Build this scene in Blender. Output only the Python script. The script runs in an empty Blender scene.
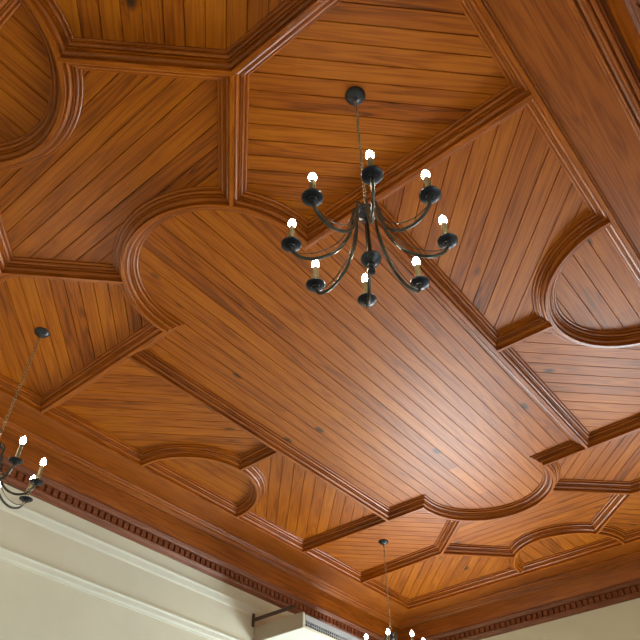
import bpy, bmesh, math, random
from mathutils import Vector, Matrix
random.seed(7)
C = bpy.context.scene.collection
S = 3.3            # metres per unit of plan; the ridge plane of the ribs is S above the lens
EYE = 1.6
ZC = EYE + S       # underside of the ribs
TB = 0.092         # boards lie this much above the rib ridges
PI = math.pi

# ------------------------------------------------------------------ helpers
def link(name, me, mat=None, parent=None):
    o = bpy.data.objects.new(name, me); C.objects.link(o)
    if mat is not None:
        for m in (mat if isinstance(mat, (list, tuple)) else [mat]): me.materials.append(m)
    if parent: o.parent = parent
    return o

def from_bm(name, bm, mat=None, parent=None, smooth=False):
    me = bpy.data.meshes.new(name); bm.to_mesh(me); bm.free()
    if smooth:
        for p in me.polygons: p.use_smooth = True
        me.set_sharp_from_angle(angle=math.radians(38))
    return link(name, me, mat, parent)

def structure(o):
    o['kind'] = 'structure'; return o

def box(bm, x0, x1, y0, y1, z0, z1, mi=0):
    v = [bm.verts.new((x, y, z)) for x in (x0, x1) for y in (y0, y1) for z in (z0, z1)]
    for q in ((0,1,3,2),(4,6,7,5),(0,4,5,1),(2,3,7,6),(0,2,6,4),(1,5,7,3)):
        f = bm.faces.new([v[i] for i in q]); f.material_index = mi
    return v

def tube(bm, pts, rad, n=8, closed=False):
    """round tube along points; rad is a number or a list"""
    pts = [Vector(p) for p in pts]; N = len(pts)
    rr = rad if isinstance(rad, (list, tuple)) else [rad]*N
    rings = []; prev = None
    for i, p in enumerate(pts):
        a = pts[(i-1) % N] if (closed or i > 0) else p
        b = pts[(i+1) % N] if (closed or i < N-1) else p
        t = (b-a).normalized()
        if prev is None:
            s = t.cross(Vector((0,0,1)))
            if s.length < 1e-3: s = t.cross(Vector((1,0,0)))
            s.normalize()
        else:
            s = (prev - t*prev.dot(t)).normalized()
        prev = s; q = t.cross(s)
        rings.append([bm.verts.new(p + (s*math.cos(2*PI*k/n) + q*math.sin(2*PI*k/n))*rr[i]) for k in range(n)])
    m = N if closed else N-1
    for i in range(m):
        A, B = rings[i], rings[(i+1) % N]
        for k in range(n): bm.faces.new((A[k], A[(k+1) % n], B[(k+1) % n], B[k]))
    if not closed:
        bm.faces.new(rings[0][::-1]); bm.faces.new(rings[-1])

def lathe(bm, prof, n=24, c=(0,0,0)):
    """profile of (radius, z) turned round the vertical"""
    rings = []
    for r, z in prof:
        if r < 1e-5: rings.append([bm.verts.new((c[0], c[1], c[2]+z))])
        else: rings.append([bm.verts.new((c[0]+r*math.cos(2*PI*k/n), c[1]+r*math.sin(2*PI*k/n), c[2]+z)) for k in range(n)])
    for A, B in zip(rings, rings[1:]):
        for k in range(n):
            a = [A[k % len(A)], A[(k+1) % n % len(A)] if len(A) > 1 else A[0]]
            b = [B[k % len(B)], B[(k+1) % n % len(B)] if len(B) > 1 else B[0]]
            vs = []
            for v in (a[0], a[1], b[1], b[0]):
                if v not in vs: vs.append(v)
            if len(vs) > 2: bm.faces.new(vs)

def spline(ctrl, n=6):
    """Catmull-Rom through the control points"""
    P = [Vector(c) for c in ctrl]; P = [P[0]*2-P[1]] + P + [P[-1]*2-P[-2]]
    out = []
    for i in range(1, len(P)-2):
        for k in range(n):
            t = k/n
            out.append(0.5*((2*P[i]) + (P[i+1]-P[i-1])*t + (2*P[i-1]-5*P[i]+4*P[i+1]-P[i+2])*t*t + (3*P[i]-P[i-1]-3*P[i+1]+P[i+2])*t**3))
    out.append(P[-2]); return out

# ------------------------------------------------------------------ materials
def newmat(name):
    m = bpy.data.materials.new(name); m.use_nodes = True
    nt = m.node_tree; b = nt.nodes['Principled BSDF']; return m, nt, b

def plain(name, col, rough=0.5, metal=0.0, noise=0.0, scale=20, spec=None):
    m, nt, b = newmat(name)
    b.inputs['Roughness'].default_value = rough; b.inputs['Metallic'].default_value = metal
    if spec is not None: b.inputs['Specular IOR Level'].default_value = spec
    tc = nt.nodes.new('ShaderNodeTexCoord'); nz = nt.nodes.new('ShaderNodeTexNoise'); nz.inputs['Scale'].default_value = scale
    nz.inputs['Detail'].default_value = 4
    nt.links.new(tc.outputs['Object'], nz.inputs['Vector'])
    r = nt.nodes.new('ShaderNodeMapRange'); r.inputs['From Min'].default_value = .3; r.inputs['From Max'].default_value = .7
    r.inputs['To Min'].default_value = 1-noise; r.inputs['To Max'].default_value = 1+noise
    nt.links.new(nz.outputs['Fac'], r.inputs['Value'])
    mx = nt.nodes.new('ShaderNodeVectorMath'); mx.operation = 'SCALE'; mx.inputs[0].default_value = col[:3]
    nt.links.new(r.outputs['Result'], mx.inputs['Scale']); nt.links.new(mx.outputs['Vector'], b.inputs['Base Color'])
    return m

def wood(name, dark, mid, light, rough=0.38, tone_amt=0.35, knots=True, coat=0.25, bump=0.12, joint=3.1, spec=.5, tint=(1,.9,.8)):
    m, nt, b = newmat(name); b.inputs['Specular IOR Level'].default_value = spec; b.inputs['Specular Tint'].default_value = (*tint, 1); N = nt.nodes.new; L = nt.links.new
    uv = N('ShaderNodeUVMap'); uv.uv_map = 'UVMap'
    sep = N('ShaderNodeSeparateXYZ'); L(uv.outputs['UV'], sep.inputs[0])
    def math_(op, a=None, bb=None, **k):
        n = N('ShaderNodeMath'); n.operation = op
        for i, v in enumerate((a, bb)):
            if v is None: continue
            if isinstance(v, (int, float)): n.inputs[i].default_value = v
            else: L(v, n.inputs[i])
        return n.outputs[0]
    # length of board between butt joints -> a tone for each length
    seg = math_('FLOOR', math_('DIVIDE', sep.outputs['X'], joint))
    at = N('ShaderNodeAttribute'); at.attribute_name = 'tone'
    st = N('ShaderNodeSeparateXYZ'); L(at.outputs['Vector'], st.inputs[0])
    cmb = N('ShaderNodeCombineXYZ'); L(seg, cmb.inputs[0]); L(math_('MULTIPLY', st.outputs[1], 97.0), cmb.inputs[1])
    wn = N('ShaderNodeTexWhiteNoise'); wn.noise_dimensions = '2D'; L(cmb.outputs[0], wn.inputs['Vector'])
    sepn = N('ShaderNodeSeparateXYZ'); L(wn.outputs['Color'], sepn.inputs[0])
    # grain space: shifted for each board
    def grain(sx, sy, shift, detail, dist):
        mp = N('ShaderNodeCombineXYZ')
        L(math_('MULTIPLY', sep.outputs['X'], sx), mp.inputs[0])
        L(math_('MULTIPLY', sep.outputs['Y'], sy), mp.inputs[1])
        L(math_('ADD', math_('MULTIPLY', st.outputs[1], 53.0), shift), mp.inputs[2])
        nz = N('ShaderNodeTexNoise'); nz.inputs['Scale'].default_value = 1; nz.inputs['Detail'].default_value = detail
        nz.inputs['Distortion'].default_value = dist; L(mp.outputs[0], nz.inputs['Vector']); return nz.outputs['Fac']
    g1 = grain(.55, 11, 0.0, 3, .35)         # broad flame
    g2 = grain(4, 170, 3.0, 2, 0)           # fine pores
    g3 = grain(.7, 2.2, 9.0, 2, 0)          # slow blotches
    # growth rings from the broad noise
    ring = math_('SINE', math_('MULTIPLY', g1, 55.0))
    ringn = math_('MULTIPLY', math_('ADD', ring, 1.0), .5)
    f = math_('ADD', math_('MULTIPLY', math_('POWER', ringn, .6), .30), math_('ADD', math_('MULTIPLY', g2, .42), math_('MULTIPLY', g3, .50)))
    f = math_('ADD', f, math_('MULTIPLY', math_('SUBTRACT', sepn.outputs[0], .5), tone_amt))
    f = math_('ADD', f, math_('SUBTRACT', st.outputs[0], .5))
    cr = N('ShaderNodeValToRGB'); e = cr.color_ramp.elements
    e[0].position = .22; e[0].color = (*dark, 1); e[1].position = .92; e[1].color = (*light, 1)
    k = e.new(.56); k.color = (*mid, 1); L(f, cr.inputs['Fac'])
    col = cr.outputs['Color']
    if knots:
        mp = N('ShaderNodeCombineXYZ'); L(math_('MULTIPLY', sep.outputs['X'], 1.4), mp.inputs[0]); L(math_('MULTIPLY', sep.outputs['Y'], 2.6), mp.inputs[1])
        L(math_('MULTIPLY', st.outputs[1], 31.0), mp.inputs[2])
        vo = N('ShaderNodeTexVoronoi'); vo.inputs['Scale'].default_value = 1.0; vo.inputs['Randomness'].default_value = 1.0; L(mp.outputs[0], vo.inputs['Vector'])
        kr = N('ShaderNodeMapRange'); kr.inputs['From Min'].default_value = .045; kr.inputs['From Max'].default_value = .10
        kr.inputs['To Min'].default_value = .9; kr.inputs['To Max'].default_value = 0.0; L(vo.outputs['Distance'], kr.inputs['Value'])
        mix = N('ShaderNodeMix'); mix.data_type = 'RGBA'; L(kr.outputs[0], mix.inputs['Factor']); L(col, mix.inputs['A'])
        mix.inputs['B'].default_value = (.022, .010, .006, 1); col = mix.outputs['Result']
    L(col, b.inputs['Base Color'])
    rr = N('ShaderNodeMapRange'); rr.inputs['To Min'].default_value = rough-.07; rr.inputs['To Max'].default_value = rough+.1; L(g2, rr.inputs['Value'])
    L(rr.outputs[0], b.inputs['Roughness'])
    b.inputs['Coat Weight'].default_value = coat; b.inputs['Coat Roughness'].default_value = .28
    bp = N('ShaderNodeBump'); bp.inputs['Strength'].default_value = bump; bp.inputs['Distance'].default_value = .004
    L(math_('ADD', g2, math_('MULTIPLY', ringn, .5)), bp.inputs['Height']); L(bp.outputs[0], b.inputs['Normal'])
    return m

M_board = wood('varnished_pine_board', (.075,.014,.0004), (.295,.069,.0006), (.43,.124,.002), rough=.39, tone_amt=.20, coat=.0, spec=.38, tint=(1,.80,.64))
M_rib = wood('varnished_pine_moulding', (.10,.020,.0007), (.27,.062,.0015), (.41,.108,.004), rough=.27, tone_amt=.15, knots=False, coat=.05, spec=.45, bump=.06)
M_cornice = wood('varnished_pine_cornice', (.09,.018,.0015), (.24,.056,.0025), (.37,.098,.006), rough=.34, tone_amt=.2, knots=False, coat=.06, spec=.4, bump=.08)
M_crown = wood('brown_crown_moulding', (.09,.024,.009), (.18,.052,.018), (.26,.085,.034), rough=.36, tone_amt=.15, knots=False, coat=.06, spec=.45)
M_floor = wood('oak_floor', (.05,.022,.009), (.10,.045,.018), (.16,.075,.032), rough=.4, knots=False)
M_wall = plain('cream_plaster', (.66,.65,.49), .75, 0, .035, 3)
M_mould = plain('cream_painted_moulding', (.69,.70,.56), .7, 0, .02, 6)
M_white = plain('white_enamel', (.66,.68,.58), .4, 0, .02, 8)
M_acside = plain('beige_steel', (.45,.38,.28), .5, 0, .04, 8)
M_dark = plain('dark_slot', (.03,.03,.03), .6)
M_greym = plain('grey_plastic', (.34,.38,.40), .45)
M_bracket = plain('brown_bracket_steel', (.09,.06,.04), .5, .3, .1, 30)
M_iron = plain('black_iron', (.014,.016,.020), .30, .0, .15, 60)
M_pewter = plain('aged_pewter', (.075,.072,.055), .32, .8, .25, 40)
M_brass = plain('aged_brass', (.42,.34,.20), .4, .6, .2, 60)
M_sleeve = plain('cream_candle_sleeve', (.20,.165,.08), .4, .3, .15, 50)
m, nt, b = newmat('lit_bulb'); b.inputs['Base Color'].default_value = (1,1,1,1)
b.inputs['Emission Color'].default_value = (1,.87,.70,1); b.inputs['Emission Strength'].default_value = 130; M_bulb = m
m, nt, b = newmat('window_glass')
for n in list(nt.nodes):
    if n.type != 'OUTPUT_MATERIAL': nt.nodes.remove(n)
out = nt.nodes['Material Output']; tr = nt.nodes.new('ShaderNodeBsdfTransparent'); gl = nt.nodes.new('ShaderNodeBsdfGlossy')
gl.inputs['Roughness'].default_value = .02; mx = nt.nodes.new('ShaderNodeMixShader'); mx.inputs[0].default_value = .06
nt.links.new(tr.outputs[0], mx.inputs[1]); nt.links.new(gl.outputs[0], mx.inputs[2]); nt.links.new(mx.outputs[0], out.inputs[0]); M_glass = m

# ------------------------------------------------------------------ plan of the ceiling (units of S)
UM, VM = 1.09, .7015
U0, U1 = -.042, 2.222
V0, V1 = .041, 1.362
UA, UB = .589, 1.591
VA, VB = .371, 1.032
UH, UK = .265, 1.915
CN = (.572, VM); RN = .205          # centre bow
CE = (-.036, VM); RE = .186         # end bow
RS = .188                           # side bow
def mu(p): return (2*UM-p[0], p[1])
def mv(p): return (p[0], 2*VM-p[1])
def arc(c, r, a0, a1, n=40): return [(c[0]+r*math.cos(a0+(a1-a0)*i/n), c[1]+r*math.sin(a0+(a1-a0)*i/n)) for i in range(n+1)]
aN = math.acos((UA-CN[0])/RN)       # angle at which the centre bow meets the cross line
aE = math.acos((U0-CE[0])/RE)
def hit(p, d, c, r):
    """first hit of a ray with a circle"""
    dx, dy = p[0]-c[0], p[1]-c[1]; B = dx*d[0]+dy*d[1]; q = dx*dx+dy*dy-r*r
    t = -B-math.sqrt(B*B-q); return (p[0]+d[0]*t, p[1]+d[1]*t)
r2 = math.sqrt(.5)
HB = (UH, VB)
pN = hit(HB, (r2, -r2), CN, RN); pE = hit(HB, (-r2, -r2), CE, RE)
angN = math.atan2(pN[1]-CN[1], pN[0]-CN[0]); angE = math.atan2(pE[1]-CE[1], pE[0]-CE[0])

WA = [[0.0163, 0.01183], [0.01382, -0.00618], [-0.01556, 0.00872]]
WO = [(0.265, 0.371), (0.265, 1.032), (0.087, 0.553), (0.44, 0.545), (0.589, 0.9), (0.589, 1.362), (0.589, 1.032), (1.591, 1.032), (1.591, 1.362), (0.589, 0.041), (0.902, 0.041), (1.09, 0.229), (1.09, 0.371), (1.591, 0.371), (1.915, 0.371), (1.915, 1.032), (2.222, 1.362), (2.222, 0.89), (2.222, 0.512), (2.093, 0.851), (1.591, 0.905), (1.591, 0.498), (1.813, 0.75), (0.902, 1.362), (1.09, 1.174), (1.278, 1.362)]
WW = [(-0.00978, -0.00803), (0.00174, -0.00602), (-0.00224, 0.00864), (0.00532, 0.01667), (-0.00176, -0.01852), (0.00013, -0.00173), (-0.00618, 0.01352), (0.00515, 0.00716), (0.00172, 0.00528), (-0.00752, -0.0068), (0.00356, -0.01299), (0.01273, 0.01513), (-0.00412, -0.0013), (0.00512, 0.00273), (-0.005, 0.00093), (-0.01464, -0.01873), (0.01304, 0.01689), (0.00134, 0.00081), (0.00036, 0.00096), (-0.01307, -0.00103), (0.00563, -0.01672), (0.01293, 0.00324), (-0.00491, 0.00776), (0.00553, 0.00164), (0.00244, -0.00447), (0.00029, 0.00247)]
def warp(p):
    """the hand-built ceiling is not perfectly square: small survey corrections to the ideal plan"""
    u, v = p[0], p[1]; a = u-1.09; b = v-.7
    du = WA[0][0]+WA[1][0]*a+WA[2][0]*b; dv = WA[0][1]+WA[1][1]*a+WA[2][1]*b
    for o, q in zip(WO, WW):
        g = math.exp(-((u-o[0])**2+(v-o[1])**2)/(2*.22*.22)); du += q[0]*g; dv += q[1]*g
    return (u+du, v+dv)

# panels: outline, direction of the boards (degrees), board width in metres, phase
near_arc = arc(CN, RN, aN, 2*PI-aN)                     # from the high-v end round the near side to the low-v end
central = [(UA,VA),(UB,VA)] + [mu(p) for p in near_arc[::-1]] + [(UB,VB),(UA,VB)] + near_arc
side_arc_a = arc((UM,V1), RS, PI, 1.5*PI, 24)           # from frame to apex, near half
bay = [(UA,VB),(UM,VB)] + side_arc_a[::-1] + [(UA,V1)]
side_half = arc((UM,V1), RS, PI, 2*PI, 40)
lamp_panel = [HB, pN] + arc(CN, RN, angN, aN, 16)[1:] + [(UA,V1),(UH,V1)]
corner = [HB,(UH,V1),(U0,V1)] + arc(CE, RE, aE, angE, 16)
mid = [HB, pE] + arc(CE, RE, angE, -angE, 20)[1:] + [mv(HB)] + [mv(pN)] + arc(CN, RN, 2*PI-angN, angN, 20)[1:]
end_half = arc(CE, RE, -aE, aE, 40)
def anglep(a, fu, fv):
    return a if (fu ^ fv) == 0 else (180-a) % 180
PANELS = [(central, 0, .112, .02)]
for fv in (0, 1):
    for fu in (0, 1):
        def T(P, fu=fu, fv=fv):
            if fu: P = [mu(p) for p in P]
            if fv: P = [mv(p) for p in P]
            return P
        PANELS.append((T(bay), anglep(135, fu, fv), .113, .03))
        PANELS.append((T(lamp_panel), anglep(45, fu, fv), .100, .05))
        PANELS.append((T(corner), anglep(135, fu, fv), .105, .01))
    PANELS.append(([mv(p) for p in side_half] if fv else side_half, 0, .128, .05))
PANELS.append((mid, 90, .107, .02)); PANELS.append(([mu(p) for p in mid], 90, .107, .02))
PANELS.append((end_half, 0, .128, .04)); PANELS.append(([mu(p) for p in end_half], 0, .128, .04))

bm = bmesh.new(); uvl = bm.loops.layers.uv.new('UVMap'); tl = bm.verts.layers  # merged below
ceil_me_parts = []
def build_boards():
    allbm = bmesh.new(); uvl = allbm.loops.layers.uv.new('UVMap'); tn = allbm.loops.layers.float_color.new('tone')
    for pi_, (outl, ang, wd, ph) in enumerate(PANELS):
        b = bmesh.new()
        b.faces.new([b.verts.new((p[0]*S, p[1]*S, 0)) for p in map(warp, outl)])
        bmesh.ops.triangulate(b, faces=b.faces[:])
        a = math.radians(ang); d = Vector((math.cos(a), math.sin(a), 0)); n = Vector((-math.sin(a), math.cos(a), 0))
        vals = [v.co.dot(n) for v in b.verts]; k0 = math.floor((min(vals)-ph)/wd); k1 = math.ceil((max(vals)-ph)/wd)
        g = .0032
        for k in range(k0, k1+1):
            for off in (-g, 0, g):
                bmesh.ops.bisect_plane(b, geom=b.verts[:]+b.edges[:]+b.faces[:], plane_co=n*(ph+k*wd+off), plane_no=n, dist=1e-6)
        if pi_ == 0:
            for X in (5.02, 5.38, 5.60, 5.98):
                bmesh.ops.bisect_plane(b, geom=b.verts[:]+b.edges[:]+b.faces[:], plane_co=(X,0,0), plane_no=(1,0,0), dist=1e-6)
        for v in b.verts:
            q = (v.co.dot(n)-ph)/wd; 
            v.co.z = .008 if abs(q-round(q))*wd < g*.3 else 0.0
        vm = {}
        for f in b.faces:
            c = f.calc_center_median(); bi = math.floor((c.dot(n)-ph)/wd)
            rnd = random.Random(pi_*1000+bi+500); t = .5+rnd.uniform(-.05,.05); r = rnd.random(); sh = rnd.uniform(0, 9)
            if pi_ == 0 and ((bi == 21 and 5.02 < c.x < 5.60) or (bi == 20 and 5.38 < c.x < 5.98)): t, r = .60, .77   # two replaced lengths
            vs = []
            for v in f.verts:
                if v.index not in vm or True:
                    key = (round(v.co.x,5), round(v.co.y,5), round(v.co.z,4))
                    if key not in vm: vm[key] = allbm.verts.new((v.co.x, v.co.y, ZC+TB+v.co.z))
                    vs.append(vm[key])
            if len(set(vs)) < 3: continue
            try: nf = allbm.faces.new(vs)
            except ValueError: continue
            nf.normal_update()
            if nf.normal.z > 0: nf.normal_flip()
            for l in nf.loops:
                co = l.vert.co; l[uvl].uv = (co.x*d.x+co.y*d.y+sh+20, co.x*n.x+co.y*n.y+bi*.37+20); l[tn] = (t, r, 0, 1)
        b.free()
    return allbm
bm.free()
structure(from_bm('ceiling', build_boards(), M_board))

# ------------------------------------------------------------------ swept mouldings
def sweep(name, pts, prof, mat, closed=False, zoff=0.0, flip=False, extra=None):
    """pts in metres (x, y); prof = [(offset to the left of travel, height above ridge plane)]"""
    P = [Vector(p) for p in pts]; N = len(P)
    bm = bmesh.new(); uvl = bm.loops.layers.uv.new('UVMap'); tn = bm.loops.layers.float_color.new('tone')
    rnd = random.Random(len(name)*31+int(P[0].x*1000)+int(P[0].y*517)); r = rnd.random(); t = .5+rnd.uniform(-.06,.06)
    cum = [0]
    for i in range(1, N+1 if closed else N): cum.append(cum[-1]+(P[i % N]-P[i-1]).length)
    pc = [0]
    for a, b_ in zip(prof, prof[1:]): pc.append(pc[-1]+math.hypot(b_[0]-a[0], b_[1]-a[1]))
    rings = []
    for i in range(N):
        tp = (P[i]-P[i-1]).normalized() if (closed or i > 0) else None
        tn_ = (P[(i+1) % N]-P[i]).normalized() if (closed or i < N-1) else None
        if tp is None: tp = tn_
        if tn_ is None: tn_ = tp
        n1 = Vector((-tp.y, tp.x)); n2 = Vector((-tn_.y, tn_.x)); mvec = (n1+n2); mvec = mvec/ max(mvec.dot(n1), .2)
        rings.append([bm.verts.new((P[i].x+mvec.x*o, P[i].y+mvec.y*o, ZC+h+zoff)) for o, h in prof])
    for i in range(N if closed else N-1):
        A, B = rings[i], rings[(i+1) % N]
        sh = i*2.7 if (P[(i+1) % N]-P[i]).length > .3 else 0
        for k in range(len(prof)-1):
            f = bm.faces.new((A[k], A[k+1], B[k+1], B[k]))
            if flip: f.normal_flip()
            for l in f.loops:
                ii = i if l.vert in (A[k], A[k+1]) else i+1
                kk = k if l.vert in (A[k], B[k]) else k+1
                l[uvl].uv = (cum[ii]+sh+11, pc[kk]+r*7+3); l[tn] = (t, r, 0, 1)
    return structure(from_bm(name, bm, mat))

def ovolo(a, b, n=5, hollow=False):
    """quarter curve from a to b in the profile plane"""
    o = []
    for i in range(1, n+1):
        t = PI/2*i/n
        fx, fy = (math.sin(t), 1-math.cos(t)) if not hollow else (1-math.cos(t), math.sin(t))
        o.append((a[0]+(b[0]-a[0])*fx, a[1]+(b[1]-a[1])*fy))
    return o
half = [(0,0),(.0115,0),(.0130,.0015),(.0130,.024),(.0145,.029),(.0175,.029),(.0175,.026)]
half += ovolo((.0175,.026),(.037,.046))
half += [(.037,.053),(.041,.053),(.041,.050),(.047,.049),(.049,.052)]
half += [(.049,.064),(.0535,.064),(.0535,.060)]
half += ovolo((.0535,.060),(.068,.074))
half += [(.068,.081),(.072,.081),(.072,.079),(.080,.079),(.084,.082),(.0855,.086),(.0855,.099)]
RIB = [(-o, h) for o, h in half[::-1]] + half[1:]
def xy(pts): return [(q[0]*S, q[1]*S) for q in map(warp, pts)]
cnt = [0]
def rib(pts, closed=False):
    cnt[0] += 1
    return sweep('trim_%d' % cnt[0], xy(pts), RIB, M_rib, closed, zoff=.00012*cnt[0])
cnt[0] += 1
FR = (-.030*S, 2.254*S, .0345*S, 1.3855*S)      # frame rectangle
sweep('trim_1', [(FR[0],FR[2]),(FR[1],FR[2]),(FR[1],FR[3]),(FR[0],FR[3])], RIB, M_rib, True, zoff=.00025)
rib([(UA,VA),(UB,VA)]); rib([(UA,VB),(UB,VB)])
rib([(UA,V1)] + near_arc + [(UA,V0)]); rib([mu(p) for p in [(UA,V1)] + near_arc + [(UA,V0)]])
for fu in (0,1):
    for fv in (0,1):
        def T1(P): 
            if fu: P = [mu(p) for p in P]
            if fv: P = [mv(p) for p in P]
            return P
        rib(T1([(UH,V1), HB, pE])); rib(T1([HB, pN]))
for fv in (0,1):
    h_ = side_half; s_ = [(UM,VB),(UM,V1-RS)]
    if fv: h_ = [mv(p) for p in h_]; s_ = [mv(p) for p in s_]
    rib(h_); rib(s_)
rib(end_half); rib([mu(p) for p in end_half])

# cornice: offset measured outwards from the frame rib
DW = .61
COR = [(.0,.035),(.333,.035),(.333,.024),(.338,.020),(.343,.012)]
COR += [(.354+.010*math.cos(a), .006-.014*math.sin(a)) for a in [PI-PI*i/6 for i in range(0,7)]]
COR += [(.366,.012),(.371,.012),(.371,.002),(.380,-.002),(.380,-.010),(.386,-.010)]
COR += [(.399+.012*math.cos(a), -.008-.012*math.sin(a)) for a in [PI-PI*i/6 for i in range(0,7)]]
COR += [(.413,.0),(.418,.0),(.418,-.014),(.424,-.020),(.436,-.021),(.442,-.014),(.446,-.004),(.452,-.004),(.456,.0),(.456,.032)]
COR += [(.474,.028),(.480,.0),(.487,-.02),(.500,-.08),(.515,-.140),(.524,-.170),(.526,-.178),(.519,-.180)]
COR += [(.517,-.190),(.521,-.198),(.530,-.203),(.535,-.206),(.540,-.216),(.548,-.224),(.560,-.228),(.578,-.230),(.578,-.296),(.556,-.297),(.556,-.305),(.564,-.311),(.570,-.322),(.580,-.334),(.596,-.341),(.600,-.348),(.612,-.350)]
x0, x1, y0, y1 = FR
corners = [(x0,y0),(x1,y0),(x1,y1),(x0,y1)]
def cornice_side(i):
    """one straight side with mitred ends and its row of dentils"""
    a = Vector(corners[i]); b_ = Vector(corners[(i+1) % 4]); t = (b_-a).normalized(); n = Vector((t.y, -t.x))
    L_ = (b_-a).length
    bm = bmesh.new(); uvl = bm.loops.layers.uv.new('UVMap'); tn = bm.loops.layers.float_color.new('tone')
    rnd = random.Random(40+i); r = rnd.random()
    pc = [0]
    for p, q in zip(COR, COR[1:]): pc.append(pc[-1]+math.hypot(q[0]-p[0], q[1]-p[1]))
    A = []; B = []
    for o, h in COR:
        p = a+n*o-t*o; q = b_+n*o+t*o
        A.append(bm.verts.new((p.x, p.y, ZC+h))); B.append(bm.verts.new((q.x, q.y, ZC+h)))
    for k in range(len(COR)-1):
        f = bm.faces.new((A[k], B[k], B[k+1], A[k+1]))
        mem = 0 if k < 1 else (1 if COR[k][0] < .457 else (2 if COR[k][1] > -.18 else 3))
        f.material_index = 1 if mem in (3,) else 0
        for l in f.loops:
            kk = k if l.vert in (A[k], B[k]) else k+1
            s = (Vector(l.vert.co.xy)-a).dot(t)
            l[uvl].uv = (s+mem*3.3+15, pc[kk]+i*3+mem*1.7+5); l[tn] = ((.5,.54,.52,.44)[mem], (r+mem*.23) % 1, 0, 1)
    sp = .072; nd = int((L_+2*.56)/sp); st = -(.56) + ((L_+2*.56)-nd*sp)/2
    for k in range(nd):
        s0 = st+k*sp+.011; s1 = s0+.050
        vs = []
        for s in (s0, s1):
            for o in (.550, .580):
                for z in (-.234, -.294):
                    p = a+t*s+n*o; vs.append(bm.verts.new((p.x, p.y, ZC+z)))
        for q in ((0,1,3,2),(4,6,7,5),(0,4,5,1),(2,3,7,6),(0,2,6,4),(1,5,7,3)):
            f = bm.faces.new([vs[j] for j in q]); f.material_index = 1
            for l in f.loops:
                co = l.vert.co; l[uvl].uv = (co.x+co.y+k*.31, co.z+k*.17+2); l[tn] = (.5, r, 0, 1)
    bmesh.ops.recalc_face_normals(bm, faces=[f for f in bm.faces if len(f.verts) == 4][len(COR)-1:])
    cnt[0] += 1
    return structure(from_bm('trim_%d' % cnt[0], bm, [M_cornice, M_crown]))
for i in range(4): cornice_side(i)

# ------------------------------------------------------------------ room shell
X0, X1, Y0, Y1 = x0-DW, x1+DW, y0-DW, y1+DW     # wall faces
ZT = ZC+.12
WT = .25
def wall(name, axis, pos, out, a0, a1, holes):
    """wall slab with rectangular holes; axis 'x' = plane x=pos. out = outward sign"""
    bm = bmesh.new()
    av = sorted({a0, a1, *[h[0] for h in holes], *[h[1] for h in holes]})
    zv = sorted({0.0, ZC-.335, *[h[2] for h in holes], *[h[3] for h in holes]})
    for p, q in zip(av, av[1:]):
        for r_, s in zip(zv, zv[1:]):
            if any(h[0] <= p and q <= h[1] and h[2] <= r_ and s <= h[3] for h in holes): continue
            lo, hi = sorted((pos, pos+out*WT))
            if axis == 'x': box(bm, lo, hi, p, q, r_, s)
            else: box(bm, p, q, lo, hi, r_, s)
    # solid wall behind the cornice
    lo, hi = sorted((pos+out*.012, pos+out*WT))
    if axis == 'x': box(bm, lo, hi, a0, a1, ZC-.335, ZT)
    else: box(bm, a0, a1, lo, hi, ZC-.335, ZT)
    bmesh.ops.remove_doubles(bm, verts=bm.verts[:], dist=1e-5)
    # drop the inner faces shared by two neighbouring blocks
    seen = {}
    for f in bm.faces: seen.setdefault(tuple(sorted(v.index for v in f.verts)), []).append(f)
    bm.verts.index_update()
    seen = {}
    for f in bm.faces: seen.setdefault(tuple(sorted(v.index for v in f.verts)), []).append(f)
    dead = [f for fs in seen.values() if len(fs) > 1 for f in fs]
    bmesh.ops.delete(bm, geom=dead, context='FACES_ONLY')
    return structure(from_bm(name, bm, M_wall))
END_W = [(.4, 1.9, .35, 3.35), (2.95, 4.85, .35, 3.35)]            # y ranges of the far windows
RIGHT_FILL_W = [(1.2, 2.4, .9, 3.3), (4.6, 5.8, .9, 3.3)]           # x ranges of the right-wall windows, added as fill
wall('wall_left', 'y', Y1, 1, X0-WT, X1+WT, [])
wall('wall_right', 'y', Y0, -1, X0-WT, X1+WT, RIGHT_FILL_W)
wall('wall_far', 'x', X1, 1, Y0, Y1, END_W)
wall('wall_near', 'x', X0, -1, Y0, Y1, [(1.6, 3.2, .9, 3.3)])  # opening for the added near fill window
bm = bmesh.new(); uvl = bm.loops.layers.uv.new('UVMap'); tn = bm.loops.layers.float_color.new('tone')
yy = Y0; k = 0
while yy < Y1:
    w = min(.14, Y1-yy)
    f = bm.faces.new([bm.verts.new(p) for p in ((X0, yy, 0), (X1, yy, 0), (X1, yy+w, 0), (X0, yy+w, 0))])
    r = random.random()
    for l in f.loops: l[uvl].uv = (l.vert.co.x+r*9, l.vert.co.y+k); l[tn] = (.5+random.uniform(-.1,.1), r, 0, 1)
    yy += .14; k += 1
structure(from_bm('floor', bm, M_floor))
# roof deck above the boards keeps the daylight out
bm = bmesh.new(); box(bm, X0-WT, X1+WT, Y0-WT, Y1+WT, ZT, ZT+.1); structure(from_bm('ceiling_deck', bm, M_wall))

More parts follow.
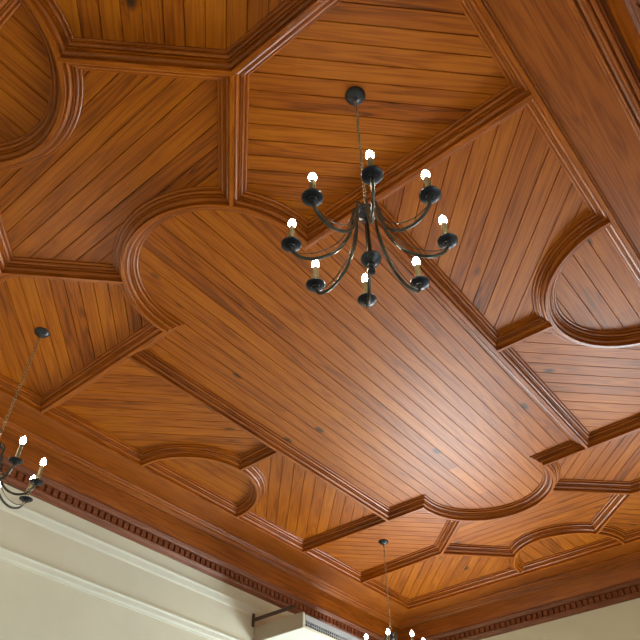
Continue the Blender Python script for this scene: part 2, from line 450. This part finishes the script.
# windows, all out of view; right and near ones are added fill
wn_ = [0]
def unseen_window(axis, pos, out, a0, a1, z0, z1, power, col):
    wn_[0] += 1
    def bx(bm, p, q, d0, d1, r_, s):
        lo, hi = sorted((pos+out*d0, pos+out*d1))
        if axis == 'x': box(bm, lo, hi, p, q, r_, s)
        else: box(bm, p, q, lo, hi, r_, s)
    bm = bmesh.new(); fw = .06
    bx(bm, a0, a0+fw, .08, .15, z0, z1); bx(bm, a1-fw, a1, .08, .15, z0, z1)
    bx(bm, a0+fw, a1-fw, .08, .15, z0, z0+fw); bx(bm, a0+fw, a1-fw, .08, .15, z1-fw, z1)
    zm = (z0+z1)/2; bx(bm, a0+fw, a1-fw, .09, .14, zm-.02, zm+.02)
    am = (a0+a1)/2; bx(bm, am-.015, am+.015, .10, .13, z0+fw, zm-.02); bx(bm, am-.015, am+.015, .10, .13, zm+.02, z1-fw)
    fr = structure(from_bm('window_%d' % wn_[0], bm, M_mould))
    bm = bmesh.new(); bx(bm, a0+fw, a1-fw, .113, .117, z0+fw, z1-fw); g = from_bm('pane', bm, M_glass, fr)
    ld = bpy.data.lights.new('daylight', 'AREA'); ld.shape = 'RECTANGLE'; ld.size = a1-a0-.1; ld.size_y = z1-z0-.1  # daylight at the far windows, added fill at the others
    ld.energy = power; ld.color = col
    lo = bpy.data.objects.new('daylight', ld); C.objects.link(lo)
    c = (pos+out*.22, am, zm) if axis == 'x' else (am, pos+out*.22, zm)
    lo.location = c
    dirv = Vector((-out, 0, 0)) if axis == 'x' else Vector((0, -out, 0))
    lo.rotation_euler = dirv.to_track_quat('-Z', 'Z').to_euler()
DAY = (.80, .90, 1.0)
for (a0, a1, z0, z1), pw in zip(END_W, (440, 620)): unseen_window('x', X1, 1, a0, a1, z0, z1, pw, DAY)
for a0, a1, z0, z1 in RIGHT_FILL_W: unseen_window('y', Y0, -1, a0, a1, z0, z1, 28, DAY)  # unseen right-wall windows, added to brighten the left wall
unseen_window('x', X0, -1, 1.6, 3.2, .9, 3.3, 6, DAY)  # unseen near-end window, added as weak general fill

# plaster mouldings along the left wall
def wall_moulding(name, prof, xa, xb):
    """prof = [(distance from the wall, z)]"""
    bm = bmesh.new(); A = [bm.verts.new((xa, Y1-d, z)) for d, z in prof]; B = [bm.verts.new((xb, Y1-d, z)) for d, z in prof]
    for k in range(len(prof)-1): bm.faces.new((A[k], B[k], B[k+1], A[k+1]))
    bm.faces.new(A[::-1]); bm.faces.new(B)
    bmesh.ops.recalc_face_normals(bm, faces=bm.faces[:])
    return structure(from_bm(name, bm, M_mould))
za = EYE+S*.856; zb = EYE+S*.737
cnt[0] += 1
wall_moulding('trim_%d' % cnt[0], [(0,za),(.020,za-.002),(.020,za-.010),(.012,za-.03),(.007,za-.075),(0,za-.095)], X0, X1)
cnt[0] += 1
wall_moulding('trim_%d' % cnt[0], [(0,zb+.002),(.030,zb),(.031,zb-.010),(.022,zb-.024),(.020,zb-.06),(.010,zb-.078),(.009,zb-.088),(0,zb-.09)], X0, X1)

# ------------------------------------------------------------------ chandeliers
def root(name, label, cat, loc, rz=0, group=None):
    o = bpy.data.objects.new(name, None); C.objects.link(o); o.empty_display_size = .1
    o.location = loc; o.rotation_euler = (0,0,rz); o['label'] = label; o['category'] = cat
    if group: o['group'] = group
    return o
ZB = ZC+TB
def make_chandelier(loc, rz, label, cup_w):
    DROP = ZB-(EYE+S*cup_w)        # from the boards to the cups
    t = root('chandelier', label, 'chandelier', loc, rz, 'candle chandeliers hanging from the ceiling')
    # origin = canopy, at the boards; z=0 there
    bm = bmesh.new(); lathe(bm, [(0,0),(.054,0),(.056,-.006),(.052,-.014),(.042,-.024),(.026,-.034),(.012,-.040),(.010,-.048),(0,-.050)], 32)
    from_bm('canopy', bm, M_iron, t, True)
    # chain
    bm = bmesh.new(); zt = -.046; ztop_hub = -DROP+.262; pitch = .0265; n = int((zt-ztop_hub)/pitch)
    pitch = (zt-ztop_hub)/n
    for k in range(n):
        cz = zt-pitch*(k+.5); hh = pitch*.5+.0035; w_ = .0075; pts = []
        for i in range(14):
            a = 2*PI*i/14; px = w_*math.cos(a); pz = (hh-w_)*(1 if math.sin(a) >= 0 else -1)+w_*math.sin(a)
            pts.append((px, 0, cz+pz) if k % 2 else (0, px, cz+pz))
        tube(bm, pts, .0021, 5, True)
    from_bm('chain', bm, M_brass, t, True)
    # flex cord threaded through the chain
    bm = bmesh.new(); tube(bm, [(.003*math.sin(i*1.3), .003*math.cos(i*1.3), zt-(zt-ztop_hub)*i/30) for i in range(31)], .0018, 6)
    from_bm('cord', bm, M_pewter, t, True)
    b = -DROP
    # hub crown
    bm = bmesh.new(); lathe(bm, [(0,.268),(.006,.268),(.010,.262),(.008,.254),(.014,.248),(.030,.244),(.036,.236),(.034,.226),(.026,.220),(.030,.206),(.036,.196),(.034,.184),(.022,.176),(.014,.168),(0,.166)], 28, (0,0,b))
    from_bm('hub', bm, M_iron, t, True)
    bm = bmesh.new(); lathe(bm, [(0,.17),(.007,.17),(.007,.02),(.009,-.04),(.007,-.078),(0,-.078)], 14, (0,0,b))
    from_bm('stem', bm, M_pewter, t, True)
    bm = bmesh.new(); lathe(bm, [(0,-.07),(.012,-.072),(.030,-.078),(.041,-.088),(.042,-.096),(.034,-.104),(.036,-.110),(.026,-.120),(.014,-.126),(.013,-.134),(.018,-.138),(.018,-.144),(.014,-.148),(.014,-.172),(.011,-.178),(0,-.180)], 28, (0,0,b))
    from_bm('finial', bm, M_iron, t, True)
    R_ = .319
    for k in range(8):
        a = k*PI/4; ca, sa = math.cos(a), math.sin(a)
        def P(r, z): return (r*ca, r*sa, b+z)
        bm = bmesh.new()
        path = spline([P(.028,.236), P(.048,.248), P(.058,.225), P(.062,.16), P(.078,.07), P(.115,-.01), P(.165,-.062), P(.225,-.085), P(.278,-.074), P(.306,-.045), P(R_,-.004)], 5)
        nn = len(path); tube(bm, path, [.0052+.0022*min(1, i/(nn*.3)) for i in range(nn)], 8)
        arm = from_bm('arm', bm, M_pewter if k % 1 == 0 else M_iron, t, True)
        bm = bmesh.new(); tube(bm, spline([P(.300,-.038), P(.262,-.052), P(.20,-.040), P(.135,.008), P(.096,.072), P(.074,.15), P(.060,.215)], 5), .0024, 6)
        from_bm('scroll_wire', bm, M_pewter, arm, True)
        bm = bmesh.new(); c = P(R_,0)
        lathe(bm, [(0,-.020),(.008,-.020),(.010,-.014),(.009,-.010),(.016,-.009),(.018,-.004),(.018,.001),(.036,.002),(.0415,.006),(.0425,.010),(.040,.011),(.033,.007),(.018,.007),(0,.007)], 28, c)
        cup = from_bm('drip_cup', bm, M_iron, arm, True)
        bm = bmesh.new(); lathe(bm, [(.0,.008),(.0125,.008),(.0128,.012),(.0125,.122),(.0105,.124),(0,.124)], 18, c)
        from_bm('candle_sleeve', bm, M_sleeve, arm, True)
        bm = bmesh.new(); lathe(bm, [(0,.123),(.0080,.124),(.010,.129),(.0150,.137),(.0168,.146),(.0162,.154),(.0130,.165),(.0080,.174),(.0035,.181),(0,.183)], 20, c)
        from_bm('bulb', bm, M_bulb, arm, True)
    return t
for (u, v), rz, cw, lab in (
        ((.430, .268), -7.0, .633, 'large black iron chandelier hanging nearest the viewer, all eight candle bulbs lit'),
        ((.429, 1.158), 4.5, .650, 'black iron candle chandelier cut off by the left edge, in front of the cream wall'),
        ((1.763, 1.156), 28.5, .655, 'far candle chandelier by the ceiling corner, only its lit bulb tips in view')):
    make_chandelier((u*S, v*S, ZB), math.radians(rz), lab, cw)

# ------------------------------------------------------------------ air conditioner on the left wall
xa, xb = 1.585*S, 2.02*S; ya = 1.361*S; YW = Y1-.004; z0, z1 = EYE+S*.747, EYE+S*.793
t = root('air_conditioner', 'white slatted air conditioner box high on the cream wall under the cornice', 'air conditioner', ((xa+xb)/2, Y1, z0))
def place(o):
    o.matrix_parent_inverse = Matrix.Translation(-Vector(t.location)); return o
bm = bmesh.new(); box(bm, xa+.018, xb-.018, ya+.02, YW, z0+.004, z1); bmesh.ops.bevel(bm, geom=bm.edges[:], offset=.006, segments=2, affect='EDGES')
place(from_bm('casing', bm, M_white, t))
for s, e in ((xa, xa+.018), (xb-.018, xb)):
    bm = bmesh.new(); box(bm, s, e, ya, YW, z0, z1+.004); bmesh.ops.bevel(bm, geom=bm.edges[:], offset=.005, segments=2, affect='EDGES')
    place(from_bm('end_panel', bm, M_acside, t))
bm = bmesh.new(); box(bm, xa+.035, xb-.035, ya+.010, ya+.024, z0+.030, z1-.008); gb = place(from_bm('grille', bm, M_dark, t))
bm = bmesh.new()
x = xa+.045
while x < xb-.045:
    box(bm, x, x+.010, ya+.001, ya+.012, z0+.034, z0+.082); x += .036
box(bm, xa+.040, xb-.040, ya-.004, ya+.012, z0+.082, z1-.014); box(bm, xa+.040, xb-.040, ya+.001, ya+.012, z0+.052, z0+.057)
from_bm('louvre', bm, M_greym, gb)
bm = bmesh.new(); box(bm, xa+.004, xb-.018, ya-.004, ya+.03, z0-.002, z0+.026); bmesh.ops.bevel(bm, geom=bm.edges[:], offset=.004, segments=2, affect='EDGES')
place(from_bm('front_rail', bm, M_white, t))
bm = bmesh.new(); box(bm, xa+.004, xa+.036, ya-.004, ya+.03, z0+.026, z1+.002); bmesh.ops.bevel(bm, geom=bm.edges[:], offset=.004, segments=2, affect='EDGES')
place(from_bm('front_stile', bm, M_white, t))
# bracket bar sticking out of the wall beside it
xr = 1.578*S; zr = EYE+S*.815
t2 = root('wall_bracket', 'brown steel bar sticking out of the cream wall beside the air conditioner', 'bracket', (xr, Y1, zr))
bm = bmesh.new(); box(bm, -.014, .014, -.61, -.008, -.016, .016); bmesh.ops.bevel(bm, geom=bm.edges[:], offset=.003, segments=1, affect='EDGES'); from_bm('bar', bm, M_bracket, t2)
bm = bmesh.new(); box(bm, -.02, .02, -.012, 0, -.07, .07); bmesh.ops.bevel(bm, geom=bm.edges[:], offset=.003, segments=1, affect='EDGES'); from_bm('wall_plate', bm, M_bracket, t2)

# ------------------------------------------------------------------ camera, world, view
Rw = ((0.6333452, -0.7738447, -0.0061858),
      (0.5437941, 0.4507214, -0.7079111),
      (0.5506014, 0.4449883, 0.7062744))
cam = bpy.data.cameras.new('camera'); co = bpy.data.objects.new('camera', cam); C.objects.link(co)
right, down, fwd = [Vector(r) for r in Rw]
mat = Matrix((right, -down, -fwd)).transposed().to_4x4(); mat.translation = Vector((0,0,EYE))
co.matrix_world = mat
cam.sensor_width = 36; cam.lens = 36*650.869/640; cam.clip_start = .05
bpy.context.scene.camera = co
w = bpy.data.worlds.new('sky'); bpy.context.scene.world = w; w.use_nodes = True
nt = w.node_tree; sky = nt.nodes.new('ShaderNodeTexSky'); sky.sky_type = 'HOSEK_WILKIE'
nt.links.new(sky.outputs[0], nt.nodes['Background'].inputs[0]); nt.nodes['Background'].inputs[1].default_value = .6
vs = bpy.context.scene.view_settings
vs.view_transform = 'Standard'; vs.look = 'None'; vs.gamma = 1; vs.use_curve_mapping = False; vs.exposure = -0.18
